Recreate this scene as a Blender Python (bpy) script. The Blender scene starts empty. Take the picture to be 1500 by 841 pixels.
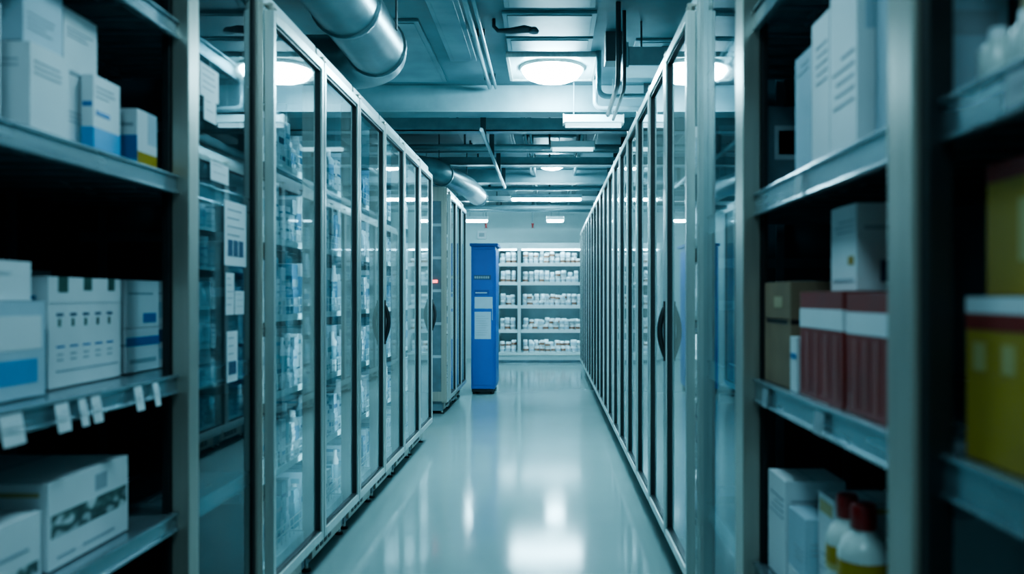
import bpy, math, random
from mathutils import Vector, Matrix
random.seed(7)
scene = bpy.context.scene

# ------------------------------------------------------------------ materials
def mat(name, col, rough=0.5, metal=0.0, var=0.08, scale=6.0, bump=0.0, stretch=(1,1,1), rvar=0.1, spec=0.5):
    m = bpy.data.materials.new(name); m.use_nodes = True
    nt = m.node_tree; b = nt.nodes['Principled BSDF']
    tc = nt.nodes.new('ShaderNodeTexCoord'); mp = nt.nodes.new('ShaderNodeMapping')
    mp.inputs['Scale'].default_value = stretch
    nz = nt.nodes.new('ShaderNodeTexNoise'); nz.inputs['Scale'].default_value = scale
    nz.inputs['Detail'].default_value = 4
    nt.links.new(tc.outputs['Object'], mp.inputs[0]); nt.links.new(mp.outputs[0], nz.inputs['Vector'])
    r = nt.nodes.new('ShaderNodeValToRGB')
    r.color_ramp.elements[0].position = 0.3; r.color_ramp.elements[1].position = 0.7
    r.color_ramp.elements[0].color = tuple(c*(1-var) for c in col)+(1,)
    r.color_ramp.elements[1].color = tuple(min(1,c*(1+var)) for c in col)+(1,)
    nt.links.new(nz.outputs['Fac'], r.inputs[0]); nt.links.new(r.outputs[0], b.inputs['Base Color'])
    mr = nt.nodes.new('ShaderNodeMapRange')
    mr.inputs['To Min'].default_value = max(0.02, rough-rvar/2); mr.inputs['To Max'].default_value = min(1, rough+rvar/2)
    nt.links.new(nz.outputs['Fac'], mr.inputs['Value']); nt.links.new(mr.outputs[0], b.inputs['Roughness'])
    b.inputs['Metallic'].default_value = metal
    b.inputs['Specular IOR Level'].default_value = spec
    if bump > 0:
        bp = nt.nodes.new('ShaderNodeBump'); bp.inputs['Strength'].default_value = bump
        bp.inputs['Distance'].default_value = 0.01
        nt.links.new(nz.outputs['Fac'], bp.inputs['Height']); nt.links.new(bp.outputs[0], b.inputs['Normal'])
    return m

def printmat(name, cols, scale, stretch=(1,1,1)):
    m = bpy.data.materials.new(name); m.use_nodes = True
    nt = m.node_tree; b = nt.nodes['Principled BSDF']; b.inputs['Roughness'].default_value=0.5
    tc = nt.nodes.new('ShaderNodeTexCoord'); mp = nt.nodes.new('ShaderNodeMapping'); mp.inputs['Scale'].default_value=stretch
    nz = nt.nodes.new('ShaderNodeTexNoise'); nz.inputs['Scale'].default_value=scale; nz.inputs['Detail'].default_value=2
    r = nt.nodes.new('ShaderNodeValToRGB'); r.color_ramp.interpolation='EASE'
    els=r.color_ramp.elements
    while len(els)<len(cols): els.new(0.5)
    for el,(p,c) in zip(els,cols): el.position=p; el.color=c+(1,)
    nt.links.new(tc.outputs['Object'], mp.inputs[0]); nt.links.new(mp.outputs[0], nz.inputs['Vector'])
    nt.links.new(nz.outputs['Fac'], r.inputs[0]); nt.links.new(r.outputs[0], b.inputs['Base Color'])
    return m

def emis(name, col, st):
    m = bpy.data.materials.new(name); m.use_nodes = True
    b = m.node_tree.nodes['Principled BSDF']
    b.inputs['Base Color'].default_value = (0.8,0.8,0.8,1)
    b.inputs['Emission Color'].default_value = col+(1,)
    b.inputs['Emission Strength'].default_value = st
    return m

def glassmat(name, haze=0.10, tint=(0.74,0.86,0.89), base=0.10):
    m = bpy.data.materials.new(name); m.use_nodes = True
    nt = m.node_tree; nt.nodes.clear()
    o = nt.nodes.new('ShaderNodeOutputMaterial')
    tr = nt.nodes.new('ShaderNodeBsdfTransparent'); tr.inputs[0].default_value = tint+(1,)
    df = nt.nodes.new('ShaderNodeBsdfDiffuse'); df.inputs[0].default_value = (0.6,0.75,0.8,1)
    gl = nt.nodes.new('ShaderNodeBsdfGlossy'); gl.inputs['Roughness'].default_value = 0.03
    gl.inputs[0].default_value = (0.9,0.97,1,1)
    tc = nt.nodes.new('ShaderNodeTexCoord'); mp = nt.nodes.new('ShaderNodeMapping'); mp.inputs['Scale'].default_value = (1,6,0.9)
    nz = nt.nodes.new('ShaderNodeTexNoise'); nz.inputs['Scale'].default_value = 3; nz.inputs['Detail'].default_value = 6
    mr = nt.nodes.new('ShaderNodeMapRange'); mr.inputs['From Min'].default_value = 0.4; mr.inputs['From Max'].default_value = 0.75
    mr.inputs['To Min'].default_value = haze*0.1; mr.inputs['To Max'].default_value = haze*2.2
    nt.links.new(tc.outputs['Object'], mp.inputs[0]); nt.links.new(mp.outputs[0], nz.inputs['Vector']); nt.links.new(nz.outputs['Fac'], mr.inputs['Value'])
    m1 = nt.nodes.new('ShaderNodeMixShader'); nt.links.new(mr.outputs[0], m1.inputs[0]); nt.links.new(tr.outputs[0], m1.inputs[1]); nt.links.new(df.outputs[0], m1.inputs[2])
    lw = nt.nodes.new('ShaderNodeLayerWeight'); lw.inputs['Blend'].default_value = 0.5
    pw = nt.nodes.new('ShaderNodeMath'); pw.operation = 'POWER'; pw.inputs[1].default_value = 4.2
    ma = nt.nodes.new('ShaderNodeMath'); ma.operation = 'MULTIPLY_ADD'; ma.inputs[1].default_value = 0.85; ma.inputs[2].default_value = base
    nt.links.new(lw.outputs['Facing'], pw.inputs[0]); nt.links.new(pw.outputs[0], ma.inputs[0])
    m2 = nt.nodes.new('ShaderNodeMixShader'); nt.links.new(ma.outputs[0], m2.inputs[0]); nt.links.new(m1.outputs[0], m2.inputs[1]); nt.links.new(gl.outputs[0], m2.inputs[2])
    nt.links.new(m2.outputs[0], o.inputs[0])
    return m

ALU   = mat('brushed_aluminium',(0.60,0.65,0.63),0.30,0.6,0.08,40,0.02,(1,1,0.05))
ALU2  = mat('champagne_aluminium',(0.44,0.42,0.37),0.34,0.5,0.08,40,0.02,(1,1,0.05))
STEEL = mat('shelf_steel',(0.34,0.42,0.46),0.26,0.7,0.15,20,0.03,(1,0.1,1))
ENAMEL= mat('cool_white_enamel',(0.55,0.66,0.68),0.35,0.0,0.04,4)
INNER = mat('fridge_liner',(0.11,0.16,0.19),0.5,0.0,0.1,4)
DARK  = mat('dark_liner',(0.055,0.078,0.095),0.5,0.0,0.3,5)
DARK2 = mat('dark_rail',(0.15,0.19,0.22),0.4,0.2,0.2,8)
BLACK = mat('black_rubber',(0.012,0.014,0.016),0.45,0.0,0.2,10)
GLASS = glassmat('door_glass',0.045)
GLASSC= glassmat('clear_door_glass',0.015,(0.66,0.77,0.80),0.08)
WHITE = mat('white_card',(0.74,0.79,0.82),0.55,0,0.03,8)
PALE  = mat('pale_blue_card',(0.46,0.58,0.66),0.5,0,0.05,8)
GREYC = mat('grey_card',(0.34,0.40,0.43),0.55,0,0.06,8)
BLUE  = mat('blue_print',(0.03,0.18,0.46),0.45,0,0.06,8)
CYAN  = mat('cyan_print',(0.03,0.32,0.62),0.45,0,0.06,8)
MUTB  = mat('muted_blue_card',(0.10,0.23,0.36),0.5,0,0.06,8)
MUTC  = mat('muted_teal_card',(0.20,0.38,0.45),0.5,0,0.06,8)
NAVY  = mat('navy_print',(0.05,0.09,0.18),0.45,0,0.1,8)
GREEN = mat('green_print',(0.05,0.12,0.10),0.5,0,0.5,14)
LINEP = mat('grey_ink',(0.36,0.43,0.48),0.6,0,0.1,8)
YEL   = mat('yellow_card',(0.40,0.27,0.02),0.5,0,0.08,8)
YPALE = mat('pale_yellow_print',(0.48,0.42,0.18),0.5,0,0.05,8)
RED   = mat('red_brown_card',(0.25,0.018,0.013),0.45,0,0.12,8)
REDL  = mat('pink_stripe',(0.36,0.11,0.10),0.5,0,0.1,8)
CARDB = mat('cardboard',(0.26,0.18,0.115),0.7,0,0.12,12,0.05)
BEIGE = mat('beige_card',(0.45,0.36,0.22),0.6,0,0.08,8)
PLAST = mat('milky_plastic',(0.66,0.72,0.70),0.25,0,0.03,8)
CAPR  = mat('red_cap',(0.30,0.012,0.012),0.35,0,0.08,8)
LOCK  = mat('blue_powder_coat',(0.014,0.11,0.42),0.4,0,0.06,5)
LOCKD = mat('blue_powder_coat_deep',(0.012,0.07,0.28),0.4,0,0.06,5)
GALV  = mat('galvanised_duct',(0.24,0.33,0.36),0.34,0.45,0.12,9,0.03)
PIPE  = mat('painted_conduit',(0.26,0.35,0.38),0.35,0.2,0.1,9)
DPIPE = mat('dark_conduit',(0.05,0.07,0.08),0.45,0.3,0.2,9)
CEILM = mat('ceiling_concrete',(0.105,0.165,0.19),0.5,0,0.4,1.6,0.2)
CPAN  = mat('ceiling_panel_paint',(0.165,0.245,0.27),0.4,0,0.3,2.5,0.1)
WALLM = mat('wall_paint',(0.60,0.72,0.73),0.6,0,0.05,2,0.03)
FLOORM= mat('epoxy_floor',(0.32,0.41,0.41),0.115,0,0.06,0.9,0.07,rvar=0.07,spec=0.75)
PRINTG= printmat('leaf_print_band',[(0.0,(0.7,0.76,0.78)),(0.40,(0.62,0.68,0.7)),(0.47,(0.10,0.17,0.16)),(0.56,(0.04,0.08,0.08)),(0.66,(0.45,0.52,0.54))],11,(1,1,1.6))
LC=(0.46,0.86,1.0)
LAMP  = emis('lamp_diffuser',LC,170)
LAMPFILL = emis('added_fill_diffuser',LC,46)  # weaker glow for the lamps added out of view
LED   = emis('led_tube_glow',LC,14.0)
LEDB  = emis('led_tube_bright',LC,30)
REDREFL= emis('red_sign_reflection',(1.0,0.05,0.03),3)  # glow standing in for the reflection of a red sign

# ------------------------------------------------------------------ mesh builder
class MB:
    def __init__(s): s.v=[]; s.f=[]; s.m=[]; s.sm=[]; s.mats=[]; s.M=None
    def mi(s,m):
        if m not in s.mats: s.mats.append(m)
        return s.mats.index(m)
    def addv(s,pts):
        n=len(s.v)
        for p in pts:
            p=Vector(p)
            if s.M is not None: p=s.M@p
            s.v.append(tuple(p))
        return n
    def box(s,x0,x1,y0,y1,z0,z1,m):
        if x0>x1:x0,x1=x1,x0
        if y0>y1:y0,y1=y1,y0
        if z0>z1:z0,z1=z1,z0
        n=s.addv([(x0,y0,z0),(x1,y0,z0),(x1,y1,z0),(x0,y1,z0),(x0,y0,z1),(x1,y0,z1),(x1,y1,z1),(x0,y1,z1)])
        for q in ((0,3,2,1),(4,5,6,7),(0,1,5,4),(1,2,6,5),(2,3,7,6),(3,0,4,7)):
            s.f.append(tuple(n+i for i in q)); s.m.append(s.mi(m)); s.sm.append(False)
    def quad(s,p,m):
        n=s.addv(p); s.f.append((n,n+1,n+2,n+3)); s.m.append(s.mi(m)); s.sm.append(False)
    def lathe(s,cx,cy,z,prof,n=14):
        base=None
        for k,(r,h,m) in enumerate(prof):
            b=s.addv([(cx+r*math.cos(2*math.pi*i/n),cy+r*math.sin(2*math.pi*i/n),z+h) for i in range(n)])
            if base is not None:
                for i in range(n):
                    j=(i+1)%n
                    s.f.append((base+i,base+j,b+j,b+i)); s.m.append(s.mi(pm)); s.sm.append(True)
            else:
                s.f.append(tuple(b+i for i in reversed(range(n)))); s.m.append(s.mi(m)); s.sm.append(False)
            base=b; pm=m
        s.f.append(tuple(base+i for i in range(n))); s.m.append(s.mi(pm)); s.sm.append(False)
    def tube(s,pts,r,m,n=12):
        pts=[Vector(p) for p in pts]; prev=None; up=Vector((0,0,1))
        for k,p in enumerate(pts):
            if k==0: d=pts[1]-p
            elif k==len(pts)-1: d=p-pts[k-1]
            else: d=(pts[k+1]-p).normalized()+(p-pts[k-1]).normalized()
            d.normalize()
            if k==0:
                a=up if abs(d.dot(up))<0.9 else Vector((1,0,0))
                u=d.cross(a).normalized()
            else:
                u=(u-d*u.dot(d)).normalized()
            w=d.cross(u)
            rr=r[k] if isinstance(r,(list,tuple)) else r
            b=s.addv([p+rr*(u*math.cos(2*math.pi*i/n)+w*math.sin(2*math.pi*i/n)) for i in range(n)])
            if prev is not None:
                for i in range(n):
                    j=(i+1)%n
                    s.f.append((prev+i,prev+j,b+j,b+i)); s.m.append(s.mi(m)); s.sm.append(True)
            else:
                s.f.append(tuple(b+i for i in reversed(range(n)))); s.m.append(s.mi(m)); s.sm.append(False)
            prev=b
        s.f.append(tuple(prev+i for i in range(n))); s.m.append(s.mi(m)); s.sm.append(False)
    def build(s,name,parent=None,bevel=0.0):
        me=bpy.data.meshes.new(name); me.from_pydata(s.v,[],s.f)
        for m in s.mats: me.materials.append(m)
        me.polygons.foreach_set('material_index',s.m); me.polygons.foreach_set('use_smooth',s.sm); me.update()
        ob=bpy.data.objects.new(name,me); scene.collection.objects.link(ob)
        if parent: ob.parent=parent
        if bevel>0:
            bv=ob.modifiers.new('bevel','BEVEL'); bv.width=bevel; bv.segments=2; bv.limit_method='ANGLE'; bv.angle_limit=math.radians(50)
        return ob
def empty(name,loc=(0,0,0)):
    e=bpy.data.objects.new(name,None); e.empty_display_size=0.1; scene.collection.objects.link(e); return e
def arc(c,r,a0,a1,plane,n=8):
    out=[]
    for i in range(n+1):
        a=math.radians(a0+(a1-a0)*i/n); p=[c[0],c[1],c[2]]
        p[plane[0]]+=r*math.cos(a); p[plane[1]]+=r*math.sin(a); out.append(tuple(p))
    return out

# ------------------------------------------------------------------ room shell
XL,XR,Y0,Y1,H=-1.92,1.42,-1.6,16.6,3.05
def slab(name,*a):
    b=MB(); b.box(*a); return b.build(name)
slab('floor',XL-0.1,XR+0.1,Y0-0.1,Y1+0.1,-0.1,0,FLOORM)
slab('ceiling',XL-0.1,XR+0.1,Y0-0.1,Y1+0.1,H,H+0.1,CEILM)
slab('wall_left',XL-0.1,XL,Y0,Y1,0,H,WALLM)
slab('wall_right',XR,XR+0.1,Y0,Y1,0,H,WALLM)
slab('wall_back',XL-0.1,XR+0.1,Y1,Y1+0.1,0,H,WALLM)
slab('wall_front',XL-0.1,XR+0.1,Y0-0.1,Y0,0,H,WALLM)

# ------------------------------------------------------------------ refrigerators
def stock(b,sx,ya,yb,z,hmax,small=True):
    y=ya+0.004
    theme=random.choice([0,0,1,2])
    while y<yb-0.03:
        w=random.uniform(0.035,0.085) if small else random.uniform(0.08,0.16)
        if y+w>yb: break
        h=random.uniform(0.5,0.92)*hmax; d0=random.uniform(0.092,0.115)
        m=random.choice([[WHITE,WHITE,PALE,GREYC],[PALE,PALE,WHITE,MUTC],[WHITE,PALE,GREYC,MUTB]][theme])
        kind=random.random()
        if kind<0.25:
            r=w*0.45
            b.lathe(sx(d0+r),y+w/2,z,[(r,0,m),(r,h*0.3,random.choice([MUTB,PALE,MUTC])),(r,h*0.65,m),(r,h*0.75,m),(r*0.5,h*0.85,WHITE),(r*0.5,h,WHITE)],10)
        else:
            n=random.choice([2,3,4])
            hh=h/n
            for k in range(n):
                o=random.uniform(0,0.01)
                b.box(sx(d0+o),sx(d0+0.3),y+0.001,y+w-0.001,z+k*hh+0.0005,z+(k+1)*hh-0.001,m)
                c=random.choice([MUTB,MUTC,LINEP,LINEP,NAVY])
                za=z+k*hh+hh*random.uniform(0.1,0.4); zb=za+hh*random.uniform(0.15,0.35)
                xx=sx(d0+o-0.0015)
                b.box(xx,sx(d0+o),y+0.006,y+w-0.006,za,zb,c)
                b.box(sx(d0+o+0.01),sx(d0+0.25),y+0.0003,y+0.001,za,zb,c)
        y+=w+random.uniform(0.001,0.006)

def fridge(name,s,xf,ya,yb,Hc=2.38,lit=True,full=True,handle=False,glass=GLASS,depth=0.68,ends=(False,False)):
    sx=lambda d: xf+s*d
    e=empty(name)
    b=MB()
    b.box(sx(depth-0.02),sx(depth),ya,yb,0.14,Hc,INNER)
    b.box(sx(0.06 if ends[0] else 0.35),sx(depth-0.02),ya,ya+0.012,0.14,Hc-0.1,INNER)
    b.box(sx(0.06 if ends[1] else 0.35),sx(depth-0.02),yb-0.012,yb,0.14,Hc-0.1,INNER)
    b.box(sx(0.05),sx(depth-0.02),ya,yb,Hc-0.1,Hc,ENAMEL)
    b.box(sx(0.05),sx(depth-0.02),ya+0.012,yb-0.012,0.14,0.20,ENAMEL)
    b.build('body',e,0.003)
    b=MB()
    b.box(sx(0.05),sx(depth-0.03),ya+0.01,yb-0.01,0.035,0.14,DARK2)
    b.box(sx(0.035),sx(0.05),ya+0.06,yb-0.10,0.05,0.135,ALU2)
    for k in range(4):
        yy=ya+0.12+k*0.07; b.box(sx(0.032),sx(0.036),yy,yy+0.045,0.07,0.11,BLACK)
    for yy in (ya+0.05,yb-0.05):
        b.lathe(sx(0.06),yy,0,[(0.022,0,BLACK),(0.022,0.012,BLACK),(0.010,0.014,ALU),(0.010,0.04,ALU)],10)
        b.lathe(sx(depth-0.1),yy,0,[(0.022,0,BLACK),(0.022,0.012,BLACK),(0.010,0.014,ALU),(0.010,0.04,ALU)],10)
    b.build('plinth_and_feet',e,0.002)
    b=MB()
    b.box(sx(0.004),sx(0.058),ya,ya+0.014,0.12,Hc-0.005,ALU2)
    b.box(sx(0.004),sx(0.058),yb-0.014,yb,0.12,Hc-0.005,ALU2)
    b.box(sx(0.0),sx(0.05),ya+0.014,yb-0.014,Hc-0.07,Hc-0.005,ENAMEL)
    b.box(sx(0.0),sx(0.05),ya+0.014,yb-0.014,0.125,0.16,ALU)
    b.build('frame_posts',e,0.002)
    b=MB()
    da,db,dz0,dz1=ya+0.008,yb-0.008,0.165,Hc-0.075
    f0,f1=sx(-0.038),sx(-0.002); st=0.024
    b.box(f0,f1,da,da+st,dz0,dz1,ALU); b.box(f0,f1,db-st,db,dz0,dz1,ALU)
    b.box(f0,f1,da+st,db-st,dz0,dz0+0.04,ALU); b.box(f0,f1,da+st,db-st,dz1-0.04,dz1,ALU)
    b.build('door_frame',e,0.003)
    b=MB()
    g0,g1=sx(-0.030),sx(-0.008)
    for (p,q) in ((da+st,da+st+.012),(db-st-.012,db-st)): b.box(g0,g1,p,q,dz0+0.04,dz1-0.04,BLACK)
    b.box(g0,g1,da+st+.012,db-st-.012,dz0+0.04,dz0+0.05,BLACK); b.box(g0,g1,da+st+.012,db-st-.012,dz1-0.05,dz1-0.04,BLACK)
    b.build('door_gasket',e)
    b=MB(); g=sx(-0.018)
    b.quad([(g,da+st+.012,dz0+0.05),(g,db-st-.012,dz0+0.05),(g,db-st-.012,dz1-0.05),(g,da+st+.012,dz1-0.05)],glass)
    b.build('door_glass',e)
    b=MB()
    b.lathe(sx(-0.02),da+0.018,dz1,[(0.012,0,ALU2),(0.012,0.03,ALU2)],8)
    b.box(sx(-0.03),sx(0.02),da+0.005,da+0.06,dz1+0.018,dz1+0.026,ALU2); b.build('hinge',e)
    if handle:
        b=MB(); yy=db-0.012; pts=[]
        for i in range(9):
            t=i/8; pts.append((sx(-0.040-0.022*math.sin(math.pi*t)),yy,0.98+0.23*t))
        b.tube(pts,[0.008,0.010,0.012,0.013,0.013,0.013,0.012,0.010,0.008],BLACK,10)
        b.box(sx(-0.045),sx(-0.037),yy-0.010,yy+0.010,0.96,1.23,BLACK)
        b.build('handle',e)
    levels=[0.20,0.53,0.85,1.17,1.49,1.81]
    b=MB()
    for z in levels[1:]:
        b.box(sx(0.085),sx(depth-0.03),ya+0.001,yb-0.001,z-0.008,z-0.001,STEEL)
        b.box(sx(0.080),sx(0.085),ya+0.001,yb-0.001,z-0.022,z+0.006,ENAMEL)
    for z in levels:
        for k in (0.04,0.075):
            b.box(sx(0.081),sx(0.084),ya+0.001,yb-0.001,z+k,z+k+0.003,ENAMEL)
        if full:
            y=ya+0.02
            while y<yb-0.01:
                b.box(sx(0.081),sx(0.084),y,y+0.003,z,z+0.078,ENAMEL); y+=0.055
    b.build('wire_shelves',e)
    b=MB()
    for z in levels: stock(b,sx,ya+0.014,yb-0.014,z,0.28,small=full)
    b.build('medicine_stock',e)
    if lit:
        b=MB(); b.tube([(sx(0.044),ya+0.024,0.3),(sx(0.044),ya+0.024,Hc-0.15)],0.007,LED,8); b.build('led_tube',e)
    return e

XFL,XFR=-1.05,0.56
n=6
for i in range(n):
    ya=3.0+i*(4.1/n)
    fridge('glass_door_refrigerator',-1,XFL,ya+0.001,ya+4.1/n-0.001,handle=i in (2,5),lit=True,ends=(i==0,i==n-1))
for i in range(18):
    ya=3.12+i*0.606
    fridge('glass_door_refrigerator',1,XFR,ya+0.001,ya+0.605,Hc=2.42,handle=i in (0,),lit=i<12,full=i<7,depth=0.70,ends=(i==0,i==17))
for i in range(3):
    ya=8.72+i*0.55
    e=fridge('glass_door_refrigerator',-1,-1.09,ya+0.001,ya+0.549,Hc=2.42,lit=True,full=False,ends=(i==0,i==2))
    if i==0:
        b=MB()
        b.box(-1.15,-1.76,8.700,8.720,0.14,0.24,ALU2); b.box(-1.15,-1.76,8.700,8.720,2.27,2.42,ALU2)
        b.box(-1.11,-1.15,8.700,8.720,0.14,2.42,ALU2); b.box(-1.72,-1.76,8.700,8.720,0.24,2.27,ALU2)
        b.box(-1.15,-1.72,8.710,8.718,0.24,2.27,DARK2)
        for z in (0.6,0.95,1.3,1.65,2.0): b.box(-1.15,-1.72,8.704,8.712,z,z+0.03,GREYC)
        b.box(-1.19,-1.25,8.695,8.704,1.40,1.43,REDREFL)  # glowing patch imitates a red sign mirrored in the end glass
        b.build('side_panel',e)

# ------------------------------------------------------------------ near shelving cabinets
def shelf(b,s,xf,ya,yb,z,depth=0.62,lip=0.05):
    sx=lambda d: xf+s*d
    b.box(sx(0.05),sx(depth),ya,yb,z-0.018,z,STEEL)
    b.box(sx(0.035),sx(0.05),ya,yb,z-lip,z+0.004,STEEL)
    b.box(sx(0.028),sx(0.035),ya,yb,z-lip,z-lip+0.007,STEEL)
    b.box(sx(0.028),sx(0.035),ya,yb,z-0.004,z+0.004,STEEL)
    y=ya+0.05
    while y<yb:
        b.box(sx(0.06),sx(depth-0.01),y,y+0.006,z-0.03,z-0.018,DARK2); y+=0.12

e=empty('open_display_refrigerator')
b=MB()
b.box(-1.73,-1.75,-0.2,3.0,0.14,2.45,DARK); b.box(-1.10,-1.73,2.975,2.995,0.14,2.45,DARK)
b.box(-1.10,-1.73,-0.2,-0.18,0.14,2.45,DARK); b.box(-1.07,-1.75,-0.2,2.998,2.45,2.50,ENAMEL)
b.box(-1.10,-1.73,-0.18,2.975,0.14,0.18,DARK)
for y in (0.4,1.2,2.0,2.6):
    b.box(-1.715,-1.73,y,y+0.04,0.18,2.45,DARK2)
for z in (0.5,0.9,1.25,1.45,1.85,2.1):
    b.box(-1.12,-1.70,2.965,2.975,z,z+0.035,DARK2)
for x in (-1.35,-1.6): b.box(x,x-0.03,2.955,2.965,0.18,2.45,DARK2)
b.build('cabinet_shell',e)
b=MB(); b.box(-1.08,-1.72,-0.18,2.97,0.04,0.14,DARK2)
for y in (-0.1,1.2,2.9):
    for x in (-1.14,-1.65): b.lathe(x,y,0,[(0.025,0,BLACK),(0.02,0.04,BLACK)],10)
b.build('plinth_and_feet',e)
b=MB()
b.box(-1.05,-1.10,2.385,2.455,0.1,2.5,ALU2); b.box(-1.101,-1.125,2.375,2.43,0.1,2.5,BLACK)
b.box(-1.05,-1.10,2.955,2.998,0.1,2.5,ALU2)
b.box(-1.05,-1.10,0.62,0.70,0.1,2.5,ALU2); b.box(-1.05,-1.10,-0.2,-0.13,0.1,2.5,ALU2)
b.box(-1.06,-1.09,-0.13,2.955,2.40,2.50,ALU); b.box(-1.06,-1.09,-0.13,2.955,0.1,0.17,ALU)
b.build('frame_posts',e,0.003)
b=MB()
for z in (1.60,1.02,0.62,2.05): shelf(b,-1,-1.05,-0.17,2.95,z,0.66)
b.build('shelves',e,0.002)
b=MB(); g=-1.068
b.box(-1.062,-1.075,2.456,2.475,0.17,2.40,BLACK); b.box(-1.062,-1.075,2.935,2.954,0.17,2.40,BLACK)
b.quad([(g,2.475,0.17),(g,2.935,0.17),(g,2.935,2.40),(g,2.475,2.40)],GLASSC)
b.build('glass_door',e)
b=MB()
def tag(y,w,z,h,s,xf,m=WHITE,tilt=0.01):
    x=xf+s*0.026
    b.quad([(x-s*tilt,y,z-h),(x-s*tilt,y+w,z-h),(x,y+w,z),(x,y,z)],m)
    for k in range(2):
        b.quad([(x-s*(tilt+0.001),y+w*.15,z-h*(.3+.2*k)),(x-s*(tilt+0.001),y+w*.8,z-h*(.3+.2*k)),(x-s*(tilt*.8+0.001),y+w*.8,z-h*(.25+.2*k)),(x-s*(tilt*.8+0.001),y+w*.15,z-h*(.25+.2*k))],LINEP)
for y,w in ((1.60,0.07),(1.78,0.05),(1.87,0.03),(1.92,0.04),(2.12,0.04),(2.22,0.03),(1.2,0.06)):
    tag(y,w,1.015,0.062,-1,-1.05)
b.build('price_tags',e)
b=MB()
def notice(y0_,y1_,z0_,z1_,x,lines=6,pict=False):
    b.box(x,x-0.0015,y0_,y1_,z0_,z1_,WHITE)
    hh=z1_-z0_; ww=y1_-y0_
    for k in range(lines):
        zz=z1_-hh*(0.12+0.78*k/lines)
        b.box(x+0.001,x,y0_+ww*.12,y0_+ww*random.uniform(.5,.9),zz-hh*0.025,zz,LINEP)
    if pict:
        for k in range(3): b.box(x+0.002,x,y0_+ww*(.15+.25*k),y0_+ww*(.33+.25*k),z0_+hh*.15,z0_+hh*.4,NAVY)
X=-1.0665
notice(2.69,2.88,1.355,1.57,X,6,True); notice(2.70,2.77,1.19,1.33,X,5,False); notice(2.78,2.86,1.19,1.27,X,3); notice(2.71,2.80,0.965,1.135,X,5,True)
notice(2.50,2.64,1.87,1.97,X,4); notice(2.53,2.62,1.80,1.87,X,2); notice(2.58,2.72,1.62,1.68,X,2)
b.build('paper_notices',e)

# right near cabinet
e=empty('open_display_refrigerator')
b=MB()
b.box(1.26,1.28,-0.2,3.118,0.14,2.45,DARK); b.box(0.62,1.26,3.095,3.115,0.14,2.45,DARK)
b.box(0.62,1.26,-0.2,-0.18,0.14,2.45,DARK); b.box(0.58,1.28,-0.2,3.118,2.45,2.50,ENAMEL); b.box(0.62,1.26,-0.18,3.095,0.14,0.18,DARK)
for z in (0.5,0.85,1.2,1.36,1.7,1.86,2.1): b.box(0.64,1.24,3.08,3.095,z,z+0.035,DARK2)
for x in (0.85,1.1): b.box(x,x+0.03,3.07,3.08,0.18,2.45,DARK2)
b.build('cabinet_shell',e)
b=MB(); b.box(0.59,1.24,-0.18,3.09,0.04,0.14,DARK2)
for y in (-0.1,1.2,2.9):
    for x in (0.64,1.18): b.lathe(x,y,0,[(0.025,0,BLACK),(0.02,0.04,BLACK)],10)
b.build('plinth_and_feet',e)
b=MB()
b.box(0.56,0.61,2.37,2.47,0.1,2.5,ALU2); b.box(0.611,0.63,2.36,2.42,0.1,2.5,BLACK)
b.box(0.56,0.61,3.07,3.118,0.1,2.5,ALU); b.box(0.56,0.60,1.265,1.36,0.1,2.5,ALU2); b.box(0.57,0.61,1.235,1.264,0.1,2.5,BLACK)
b.box(0.56,0.61,-0.2,-0.12,0.1,2.5,ALU2)
b.box(0.57,0.60,-0.12,3.07,2.40,2.50,ALU); b.box(0.57,0.60,-0.12,3.07,0.1,0.17,ALU)
b.build('frame_posts',e,0.003)
b=MB()
for z in (1.545,1.01,0.48,2.08): shelf(b,1,0.56,-0.17,3.06,z,0.69,0.062)
b.build('shelves',e,0.002)
b=MB(); g=0.578
b.quad([(g,2.51,0.17),(g,3.07,0.17),(g,3.07,2.40),(g,2.51,2.40)],GLASS)
b.build('glass_door',e)
b=MB()
for y,w in ((1.75,0.06),(2.2,0.05)):
    tag(y,w,1.0,0.05,1,0.56,GREYC,0.003)
for y,w in ((1.0,0.05),(1.9,0.05)): tag(y,w,1.535,0.045,1,0.56,GREYC,0.003)
b.build('price_tags',e)

# ------------------------------------------------------------------ cartons
def carton(name,s,xa,depth,ya,yb,z0,z1,base,aisle=(),near=(),rot=0.0,parent=None,top=None):
    b=MB(); w=yb-ya; h=z1-z0
    sx=lambda d: s*d
    b.M=Matrix.Translation((xa,ya,z0))@Matrix.Rotation(math.radians(rot),4,'Z')
    b.box(sx(0),sx(depth),0,w,0.0003,h,base)
    t=0.0012
    b.box(sx(depth*0.49),sx(depth*0.51),0.002,w-0.002,h,h+0.0006,LINEP)
    b.box(sx(0.004),sx(depth-0.004),w*0.03,w*0.036,h,h+0.0006,LINEP)
    if top: b.box(sx(0.001),sx(depth-0.001),0.001,w-0.001,h,h+0.0008,top)
    for (u0,u1,v0,v1,m) in aisle:
        b.box(sx(-t),sx(0.0005),w*u0,w*u1,h*v0,h*v1,m)
    for (u0,u1,v0,v1,m) in near:
        b.box(sx(depth*u0),sx(depth*u1),-t,0.0005,h*v0,h*v1,m)
    return b.build(name,parent,0.0008)
def txt(u0,u1,v,n=3,dv=0.06,th=0.018,m=None):
    return [(u0,u0+(u1-u0)*random.uniform(.55,1),v-dv*k,v-dv*k+th,m or LINEP) for k in range(n)]
CP='medicine_carton'
Z=1.604
carton(CP,-1,-1.135,0.26,1.79,1.935,Z,1.81,WHITE,txt(.1,.9,.8,3),txt(.1,.7,.8,2)+[(.0,1,.0,.02,LINEP)])
carton(CP,-1,-1.15,0.26,1.79,1.935,1.812,2.0,PALE,txt(.1,.8,.35,4),txt(.1,.7,.5,3))
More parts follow.
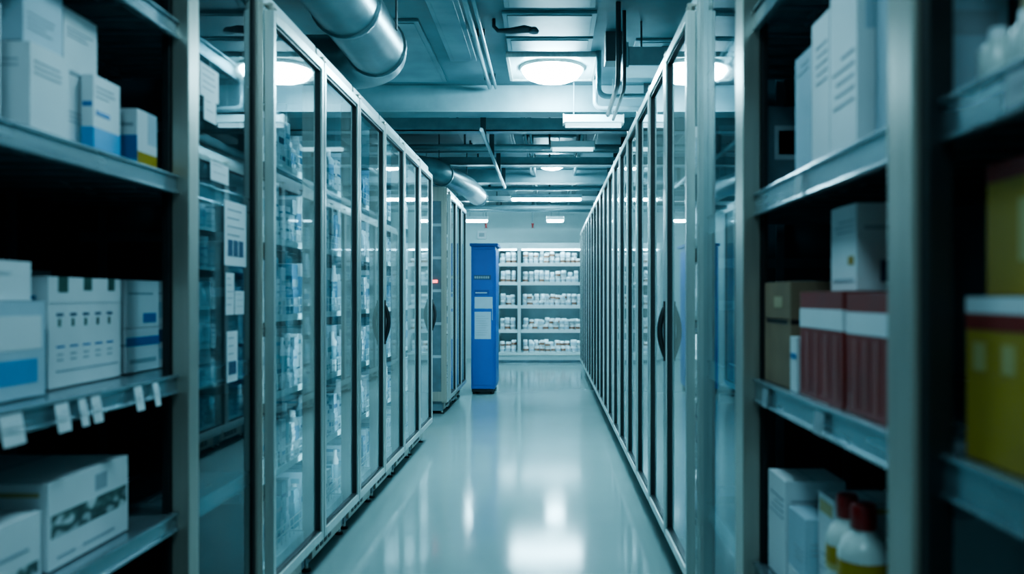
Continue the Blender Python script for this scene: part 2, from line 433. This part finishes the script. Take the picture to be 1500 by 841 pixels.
carton(CP,-1,-1.16,0.24,1.955,2.10,Z,1.79,WHITE,txt(.1,.9,.5,3),txt(.1,.9,.5,3))
carton(CP,-1,-1.16,0.24,1.955,2.10,1.792,1.945,WHITE,txt(.1,.9,.7,3)+[(0,1,.0,.05,LINEP)],[(.1,.9,.3,.4,LINEP)])
carton(CP,-1,-1.125,0.03,2.02,2.145,Z,1.80,WHITE,[(0,1,0,.34,CYAN),(.1,.6,.5,.56,BLUE)]+txt(.1,.9,.85,3),[(0,1,0,.34,CYAN),(.1,.9,.6,.66,BLUE)])
carton(CP,-1,-1.125,0.11,2.235,2.345,Z,1.765,WHITE,[(0,1,0,.28,YEL),(0,1,.28,.45,WHITE),(.55,1,.45,1,PALE)],[(0,1,.15,.55,BLUE),(0,.5,0,.15,CYAN),(.1,.9,.7,.76,LINEP)])
carton(CP,-1,-1.14,0.3,1.40,1.70,Z,1.86,WHITE,txt(.1,.9,.8,3))
Z=1.0245
carton(CP,-1,-1.17,0.32,1.60,1.90,Z,1.24,PALE,[(.1,.9,.15,.4,CYAN),(.05,.95,.5,.85,WHITE)],[(0,.25,.1,.5,CYAN),(.0,.6,.55,.95,WHITE)]+txt(.05,.9,.85,3))
carton(CP,-1,-1.19,0.30,1.62,1.88,1.242,1.33,WHITE,txt(.1,.9,.7,2),txt(.1,.9,.7,2))
pr=[]
for k in range(5):
    u=.10+.17*k
    pr+=[(u,u+.08,.645,.67,NAVY),(u+.02,u+.05,.55,.62,GREEN),(u,u+.10,.36,.375,BLUE),(u+.01,u+.08,.29,.305,LINEP),(u+.01,u+.08,.24,.255,LINEP)]
pr+=[(.12,.24,.86,1.0,GREEN),(.45,.56,.88,1.0,GREEN),(.80,.90,.88,1.0,GREEN),(.1,.95,.14,.155,LINEP),(0.0,1,.76,.765,LINEP)]
carton(CP,-1,-1.215,0.20,1.985,2.345,Z,1.30,WHITE,pr,txt(.1,.9,.72,5,.07)+[(.15,.75,.80,.83,BLUE)],rot=2)
carton(CP,-1,-1.24,0.18,2.40,2.60,Z,1.155,WHITE,[(.0,1,.6,.8,BLUE),(.1,.9,.2,.3,LINEP)],[(.0,1,.6,.66,LINEP),(.1,.9,.2,.45,LINEP)])
carton(CP,-1,-1.24,0.18,2.40,2.60,1.157,1.30,WHITE,[(.5,.9,.1,.3,BLUE),(.05,.8,.7,.74,LINEP)],[(.1,.7,.15,.22,BLUE),(.1,.8,.7,.74,LINEP)])
carton(CP,-1,-1.16,0.16,2.62,2.80,Z,1.16,WHITE,[(.0,1,.5,.9,PALE)],[(.0,1,.6,.9,NAVY),(.1,.9,.2,.45,PALE)])
carton(CP,-1,-1.16,0.16,2.62,2.80,1.162,1.30,WHITE,[(.1,.9,.1,.4,PALE)],[(.1,.7,.15,.52,PALE),(.1,.8,.7,.74,LINEP)])
carton(CP,-1,-1.52,0.15,2.1,2.5,Z,1.33,GREYC,txt(.1,.9,.7,3),txt(.1,.9,.8,4))
Z=0.6245
gp=[(.03,.97,.36,.62,PRINTG),(.55,.7,.70,.9,LINEP),(.1,.3,.1,.13,LINEP),(.4,.8,.1,.13,LINEP)]
carton(CP,-1,-1.135,0.42,1.855,2.205,Z,.825,WHITE,gp,[(.05,.95,.85,.9,YPALE),(.1,.5,.4,.6,PALE)])
carton(CP,-1,-1.13,0.12,1.60,1.82,Z,.775,WHITE,[(.1,.8,.5,.55,LINEP),(.05,.95,.12,.3,PRINTG)],[(.1,.8,.5,.55,LINEP)])
Z=1.5495
carton(CP,1,0.63,0.12,1.975,2.10,Z,1.855,PALE,txt(.1,.9,.9,2),[(.1,.9,.1,.12,LINEP)])
carton(CP,1,0.63,0.16,1.845,1.968,Z,1.90,WHITE,txt(.1,.9,.8,5),[(.02,.05,.0,1,LINEP)])
carton(CP,1,0.63,0.18,1.68,1.838,Z,1.97,WHITE,txt(.1,.9,.5,5),[(.1,.5,.6,.8,PALE)])
carton(CP,1,0.66,0.18,1.50,1.66,Z,2.0,PALE,txt(.1,.9,.5,5),[(.1,.9,.4,.5,LINEP)])
carton('dark_storage_box',1,0.66,0.4,2.62,2.85,Z,1.86,DARK2,[(.2,.8,.45,.8,GREYC),(.25,.75,.5,.75,DARK)],[(.15,.5,.45,.8,GREYC),(.18,.47,.5,.75,DARK)])
Z=1.0145
def redbox(ya,yb,z0,z1,x,dp=0.2):
    a=[(0,1,.66,.84,WHITE),(.0,1,.0,.04,RED)]
    for k in range(4): a.append((.12+.22*k,.18+.22*k,.05,.62,REDL))
    nn=[(0,1,.66,.84,WHITE)]+[(.2+.25*k,.28+.25*k,.05,.62,REDL) for k in range(3)]
    carton('red_banded_carton',1,x,dp,ya,yb,z0,z1,RED,a,nn)
redbox(1.71,2.0,Z,1.262,0.612); redbox(1.45,1.695,Z,1.258,0.614,0.085)
carton(CP,1,0.65,0.17,1.735,1.89,1.2635,1.45,WHITE,txt(.1,.9,.8,3)+[(.1,.9,.1,.14,LINEP),(.1,.3,.3,.4,YEL)],[(.3,.9,.1,.35,NAVY),(.1,.9,.7,.74,LINEP)])
carton('cardboard_carton',1,0.615,0.24,2.09,2.34,Z,1.19,CARDB,[(.1,.9,.94,1,BLACK)],[(0,1,.94,1,BLACK)])
carton('cardboard_carton',1,0.615,0.24,2.09,2.34,1.1915,1.29,CARDB,[(.3,.6,.3,.6,BEIGE)],[])
carton(CP,1,0.610,0.10,2.02,2.075,Z,1.15,WHITE,[(.1,.9,.6,.7,BLUE)],txt(.1,.9,.8,3))
def yellow(ya,yb,z0,z1,x):
    a=[(0,1,.80,.90,RED),(0,1,.90,1,WHITE)]+[(.06+.2*k,.14+.2*k,.55,.72,YPALE) for k in range(5)]
    nn=[(0,1,.80,.90,RED),(0,1,.90,1,WHITE),(.15,.35,.5,.72,YPALE),(.6,.8,.5,.72,YPALE)]
    carton('yellow_carton',1,x,0.28,ya,yb,z0,z1,YEL,a,nn)
yellow(0.84,1.215,Z,1.25,0.618)
carton('yellow_carton',1,0.635,0.26,0.86,1.19,1.2515,1.44,YEL,[(0,1,.86,1,RED),(.6,.75,.25,.7,YPALE),(.1,.3,.25,.5,YPALE)],[(0,1,.86,1,RED)])
carton('beige_carton',1,0.69,0.3,0.8,1.20,1.5495,1.72,BEIGE,[(.1,.9,.3,.6,WHITE)],[])
b=MB()
for k in range(5):
    b.lathe(0.635,0.86+0.075*k,1.5495,[(0.022,0,PLAST),(0.026,0.01,PLAST),(0.026,0.05,PLAST),(0.012,0.065,WHITE),(0.012,0.08,WHITE)],12)
b.build('plastic_vials')
Z=0.4845
carton(CP,1,0.625,0.16,2.17,2.34,Z,.76,WHITE,txt(.1,.9,.8,4),txt(.1,.9,.8,4))
carton(CP,1,0.63,0.14,2.02,2.16,Z,.70,PALE,txt(.1,.9,.6,3)+[(0,1,.0,.3,WHITE)],txt(.1,.9,.7,3))
carton(CP,1,0.66,0.2,1.90,2.01,Z,.775,WHITE,[(.1,.9,.85,.95,YPALE)]+txt(.1,.9,.5,3),[(.1,.9,.9,.94,YPALE)]+txt(.1,.6,.5,3))
carton('grey_carton',1,0.72,0.2,1.48,1.60,Z,.85,GREYC,txt(.1,.9,.8,3),[])
def jug(x,y,z,r=0.046,h=0.30):
    b=MB()
    b.lathe(x,y,z,[(r*.9,0,PLAST),(r,.01,PLAST),(r,h*.42,PLAST),(r*1.005,h*.50,YPALE),(r*1.005,h*.54,YEL),(r*1.005,h*.66,PLAST),(r,h*.70,PLAST),(r*.8,h*.78,PLAST),(r*.45,h*.82,PLAST),(r*.42,h*.84,CAPR),(r*.5,h*.845,CAPR),(r*.5,h*.97,CAPR),(r*.44,h,CAPR)],24)
    b.build('reagent_bottle')
jug(0.665,1.83,Z,.046,.325); jug(0.655,1.71,Z,0.052,0.335)
jug(0.78,1.80,Z)

# ------------------------------------------------------------------ blue locker
e=empty('blue_locker')
b=MB()
b.box(-1.005,-0.70,10.5,11.15,0.07,1.90,LOCK); b.build('body',e,0.006)
b=MB(); b.box(-1.02,-0.66,10.46,11.18,1.90,1.935,LOCKD); b.box(-1.0,-0.72,10.52,11.13,0.03,0.07,BLACK)
for x in (-0.97,-0.74):
    for y in (10.56,11.08): b.lathe(x,y,0,[(0.025,0,BLACK),(0.025,0.03,BLACK)],10)
b.build('cap_and_base',e,0.003)
b=MB(); b.box(-0.985,-0.72,10.488,10.499,0.12,1.86,LOCK); b.box(-0.735,-0.728,10.478,10.488,0.95,1.15,ALU)
b.box(-0.70,-0.690,10.53,11.12,0.12,1.86,LOCK); b.build('door_panels',e,0.004)
b=MB()
b.box(-0.97,-0.75,10.484,10.488,1.47,1.53,NAVY)
for k in range(7): b.box(-0.96+.028*k,-0.94+.028*k,10.482,10.484,1.485,1.515,GREYC)
b.box(-0.96,-0.77,10.484,10.488,1.27,1.34,LOCKD); b.box(-0.95,-0.80,10.482,10.484,1.295,1.31,PALE)
b.box(-0.96,-0.73,10.484,10.488,1.10,1.25,PALE)
b.box(-0.96,-0.75,10.484,10.488,0.71,1.06,PALE)
for k in range(9): b.box(-0.94,-0.77-random.uniform(0,.06),10.482,10.484,1.0-.03*k,1.006-.03*k,LINEP)
b.build('labels_and_notices',e)

# ------------------------------------------------------------------ back display
e=empty('stocked_display_cabinet')
FY=15.6
BACKP=mat('cabinet_back_panel',(0.16,0.22,0.24),0.5,0,0.1,4)
b=MB()
b.box(-1.0,0.68,16.25,16.28,0,2.28,BACKP); b.box(-1.02,-0.98,FY,16.25,0,2.28,ENAMEL); b.box(0.64,0.68,FY,16.25,0,2.28,ENAMEL)
b.box(-0.98,0.64,FY,16.25,2.17,2.28,ENAMEL); b.box(-0.98,0.64,FY,16.25,0,0.19,ENAMEL)
b.box(-0.61,-0.55,FY-0.01,FY+0.05,0.19,2.17,ENAMEL); b.box(-0.59,-0.57,FY+0.05,16.25,0.19,2.17,BACKP)
b.box(-1.04,0.70,FY-0.03,FY,0.13,0.16,ALU); b.box(-1.04,0.70,FY-0.02,FY,0,0.05,DARK2)
b.build('cabinet_shell',e,0.004)
b=MB()
SH=[1.887,1.523,1.08,.613,.19]
for z in SH[:4]:
    for (a,c) in ((-0.98,-0.61),(-0.55,0.64)):
        b.box(a,c,FY+0.06,16.24,z-0.02,z,ENAMEL); b.box(a,c,FY+0.05,FY+0.06,z-0.05,z+0.01,WHITE)
b.build('shelves',e)
BROWN=mat('amber_label',(0.34,0.15,0.10),0.45,0,0.2,8)
b=MB()
for z in SH:
    for (a,c) in ((-0.97,-0.62),(-0.54,0.63)):
        for row in range(2):
            x=a+0.055+random.uniform(0,.03)
            while x<c-0.055:
                r=random.uniform(0.042,0.052); h=random.uniform(.095,.12)
                for st in range(random.choice([1,2,2]) if row==0 else 2):
                    lab=random.choice([BROWN,GREYC,PALE,BROWN,PALE])
                    b.lathe(x,FY+0.14+.12*row+random.uniform(0,.01),z+0.001+st*h,[(r,0,WHITE),(r,h*.2,lab),(r,h*.6,WHITE),(r,h*.78,GREYC),(r*.9,h*.82,WHITE),(r*.9,h*.99,WHITE)],12)
                x+=2*r+random.uniform(0.003,0.02)
b.build('medicine_jars',e)
b=MB()
for (a,c) in ((-0.96,-0.63),(-0.53,0.62)):
    b.tube([(a,FY+0.025,2.15),(c,FY+0.025,2.15)],0.012,LEDB,8)
    for z in SH[:4]: b.tube([(a,FY+0.075,z-0.033),(c,FY+0.075,z-0.033)],0.006,LEDB,8)
b.build('led_tubes',e)

# ------------------------------------------------------------------ ceiling lamps
def lamp(x,y,r=0.2,z=H,m=LAMP):
    e=empty('ceiling_light')
    b=MB()
    w=r+.10
    b.box(x-w,x+w,y-w,y+w,z-.025,z-0.0005,ENAMEL)
    for a in (-1,1):
        b.box(x-w,x+w,y+a*w-.012,y+a*w+.012,z-.04,z-.0005,ALU); b.box(x+a*w-.012,x+a*w+.012,y-w,y+w,z-.04,z-.0005,ALU)
    b.lathe(x,y,z-.045,[(r+.02,0,ALU),(r+.025,.02,ALU)],32)
    b.build('housing',e,0.003)
    b=MB(); b.lathe(x,y,z-.13,[(r*.35,0,m),(r*.65,.012,m),(r*.88,.035,m),(r,.07,m),(r,.085,m)],32); b.build('diffuser',e)
lamp(0.02,6.35,.23); lamp(0.03,10.75,.17); lamp(-0.1,2.6,.2,H,LAMPFILL); lamp(-0.2,-0.3,.2,H,LAMPFILL)  # last two are unseen, added to brighten the near boxes
def hung(name,x0,x1,y,z,mt):
    e=empty(name)
    b=MB(); b.box(x0,x1,y-.06,y+.06,z,z+.06,ENAMEL); b.box(x0-.01,x0,y-.065,y+.065,z-.01,z+.065,ALU); b.box(x1,x1+.01,y-.065,y+.065,z-.01,z+.065,ALU)
    for x in (x0+.08,x1-.08): b.tube([(x,y,z+.06),(x,y,H)],0.005,PIPE,6)
    b.build('housing',e,0.003)
    b=MB(); b.tube([(x0+.01,y,z-.018),(x1-.01,y,z-.018)],.018,mt,12); b.build('tube_lamp',e)
LAMP2=emis('fixture_dim',LC,2); LAMP3=emis('fixture_lit',LC,200)
hung('fluorescent_fixture',0.12,0.60,6.75,2.68,LAMP2)
hung('fluorescent_fixture',0.02,0.45,8.3,2.76,LAMP2)
hung('fluorescent_fixture',-0.05,0.25,14.6,2.62,LAMP3)
hung('fluorescent_fixture',-1.5,-1.1,14.6,2.62,LAMP3)
hung('fluorescent_fixture',-0.6,0.5,12.9,2.80,LAMP3)

# ------------------------------------------------------------------ ceiling services
for y,z0,z1,w in ((6.95,2.83,H-.001,0.18),(11.6,2.88,H-.001,0.16)):
    b=MB(); b.box(XL+.001,XR-.001,y,y+w,z0,z1,CPAN); b.box(XL+.001,XR-.001,y-.02,y+w+.02,z0-.015,z0,CPAN); b.build('ceiling_beam',None,0.004)
es=empty('overhead_pipework')
b=MB(); b.box(XL+.01,XR-.01,7.6,7.75,2.79,2.80,GALV); b.box(XL+.01,XR-.01,7.6,7.61,2.79,2.91,GALV); b.box(XL+.01,XR-.01,7.74,7.75,2.79,2.91,GALV)
for x in (-1.5,-.6,.3,1.1): b.tube([(x,7.675,2.80),(x,7.675,H)],0.006,PIPE,6)
b.build('cable_tray',es)
def tray(y,z,hh,dp):
    b=MB(); b.box(XL+.01,XR-.01,y,y+dp,z,z+.01,GALV); b.box(XL+.01,XR-.01,y,y+.01,z,z+hh,GALV)
    for x in (-1.5,-.6,.3,1.1): b.tube([(x,y+dp/2,z+.01),(x,y+dp/2,H)],0.006,PIPE,6)
    b.build('cable_tray',es)
tray(9.9,2.85,.09,.15); tray(13.4,2.82,.08,.15)
b=MB()
for y,z,r in ((8.0,2.90,.022),(8.7,2.84,.03),(9.3,2.93,.02),(9.45,2.93,.02),(10.3,2.90,.025),(12.2,2.86,.03),(12.4,2.9,.02),(14.0,2.78,.04),(15.2,2.85,.03)):
    b.tube([(XL+.01,y,z),(XR-.01,y,z)],r,PIPE,10)
    for x in (-.9,0.,.9): b.box(x-.01,x+.01,y-.006,y+.006,z+r*.8,H,DPIPE)
b.build('transverse_pipes',es)
b=MB()
for x,z,ya,yb,r in ((-.50,3.0,4.2,6.85,.018),(-.45,3.0,4.2,6.85,.012),(-.60,2.72,7.2,11,.018),(.35,2.98,7.8,15.4,.018),(-.26,2.99,7.8,15.4,.014),(-.2,2.96,7.8,14,.014),(.85,2.62,5.6,14,.04)):
    b.tube([(x,ya,z),(x,yb,z)],r,PIPE,10)
    y=ya+.2
    while y<yb: b.box(x-r*1.4,x+r*1.4,y,y+.02,z,H,DPIPE); y+=1.1
b.build('conduits',es)
b=MB()
def cpath(x,y): return [(x,y,H-.001),(x,y,2.62)]+arc((x-.0,y+.06,2.62),.06,180,270,(1,2),6)[1:]+[(x,y+.9,2.56)]
b.tube(cpath(.42,5.0),.016,DPIPE,8); b.tube(cpath(.47,5.15),.012,DPIPE,8)
b.tube([(.36,6.0,H-.001),(.36,6.0,2.78)]+arc((.42,6.0,2.78),.06,180,270,(0,2),6)[1:]+[(.9,6.0,2.72)],.02,PIPE,8)
b.tube([(.37,6.66,H-.001),(.37,6.66,2.84)]+arc((.43,6.66,2.84),.06,180,270,(0,2),6)[1:]+[(1.0,6.66,2.78)],.02,PIPE,8)
b.box(.38,.52,5.55,5.7,2.85,H-.001,DPIPE)
b.build('conduit_drops',es)
b=MB(); b.box(.50,XR-.01,5.2,5.5,2.72,2.84,GALV); b.box(.48,.50,5.17,5.53,2.70,2.86,GALV)
for x in (.6,1.1): b.tube([(x,5.35,2.84),(x,5.35,H)],.007,DPIPE,6)
b.build('supply_duct',es,0.004)
def duct(pts,r,rings):
    b=MB(); b.tube(pts,r,GALV,28)
    for (p,q) in rings: b.tube([p,q],r+.012,GALV,28)
    return b
dz,dx=2.69,-1.0
pts=[(dx,-1.2,dz),(dx,1,dz),(dx,3,dz),(dx,4.75,dz)]+arc((dx-.28,4.75,dz),.28,0,90,(0,1),10)[1:]+[(XL+.01,5.03,dz)]
b=duct(pts,.165,[((dx,y,dz),(dx,y+.03,dz)) for y in (0.6,1.8,3.0,4.0,4.7)])
for y in (1.5,3.4,4.4):
    for xx in (-.175,.175): b.box(dx+xx-.004,dx+xx+.004,y,y+.03,dz,H,DPIPE)
b.build('air_duct')
b=duct([(XL+.01,8.45,2.60),(-1.6,8.45,2.60),(-1.42,8.5,2.60),(-1.30,8.62,2.60),(-1.22,8.8,2.60),(-1.02,10.2,2.62),(-.98,11.2,2.62)],.125,[((-.98,y,2.62),(-.98,y+.03,2.62)) for y in (11.15,)]+[((-1.19,9.0,2.602),(-1.186,9.03,2.602))])
for xx,yy in ((-1.03,10.2),(-1.2,8.9)): b.tube([(xx,yy,2.72),(xx,yy,H)],.006,DPIPE,6)
b.build('air_duct')
b=MB(); b.tube([(-.36,5.3,H-.001),(-.36,5.3,3.0),(-.33,5.28,2.965),(-.25,5.25,2.955),(-.16,5.2,2.95),(-.10,5.2,2.945)],[.012,.012,.014,.02,.026,.016],DPIPE,12)
b.lathe(-.10,5.2,2.925,[(.03,0,DPIPE),(.035,.015,DPIPE),(.02,.035,DPIPE)],14); b.build('sprinkler_arm')
b=MB()
for (x0,x1,y0,y1) in ((-.75,-.55,4.6,6.2),(-.28,.28,4.5,5.05),(-.3,.3,5.15,5.6),(-1.4,-.85,5.3,6.8),(.6,1.2,5.7,6.8),(-.3,.3,5.65,5.95),(-.25,.25,8.0,8.6),(-1.0,-.4,8,9.8),(-.3,.3,9.1,9.8),(.5,1.2,8,10),(-.7,.2,13.6,15)):
    b.box(x0,x1,y0,y1,H-.018,H-.0005,CPAN); b.box(x0+.03,x1-.03,y0+.03,y1-.03,H-.024,H-.018,CPAN)
b.build('ceiling_panels',None,0.003)
for x in (-1.2,-.32):
    b=MB(); b.tube([(x,15.5,H-.001),(x,15.5,2.66)],.01,PIPE,8)
    b.lathe(x,15.5,2.54,[(.04,0,ALU),(.045,.008,CAPR),(.015,.02,CAPR),(.02,.07,CAPR),(.03,.10,ALU),(.012,.12,ALU)],14)
    b.build('fire_sprinkler')
b=MB(); b.box(-1.45,-1.28,16.5,16.6,2.42,2.58,WHITE); b.box(-1.42,-1.31,16.49,16.5,2.46,2.54,GREYC); b.build('wall_junction_box',None,.004)

# ------------------------------------------------------------------ camera / world
w=bpy.data.worlds.new('world'); scene.world=w; w.use_nodes=True
w.node_tree.nodes['Background'].inputs[0].default_value=(0.02,0.04,0.05,1)
cam=bpy.data.cameras.new('camera'); co=bpy.data.objects.new('camera',cam); scene.collection.objects.link(co)
co.location=(0,0,1.25); co.rotation_euler=(math.radians(90),0,0)
cam.sensor_width=36; cam.lens=28.8; cam.shift_x=-55/1500; cam.shift_y=14.5/1500; cam.clip_start=0.05
cam.dof.use_dof=True; cam.dof.focus_distance=6.5; cam.dof.aperture_fstop=1.8
scene.camera=co
scene.view_settings.view_transform='AgX'
try: scene.view_settings.look='AgX - Medium High Contrast'
except Exception: pass
scene.view_settings.exposure=0.28
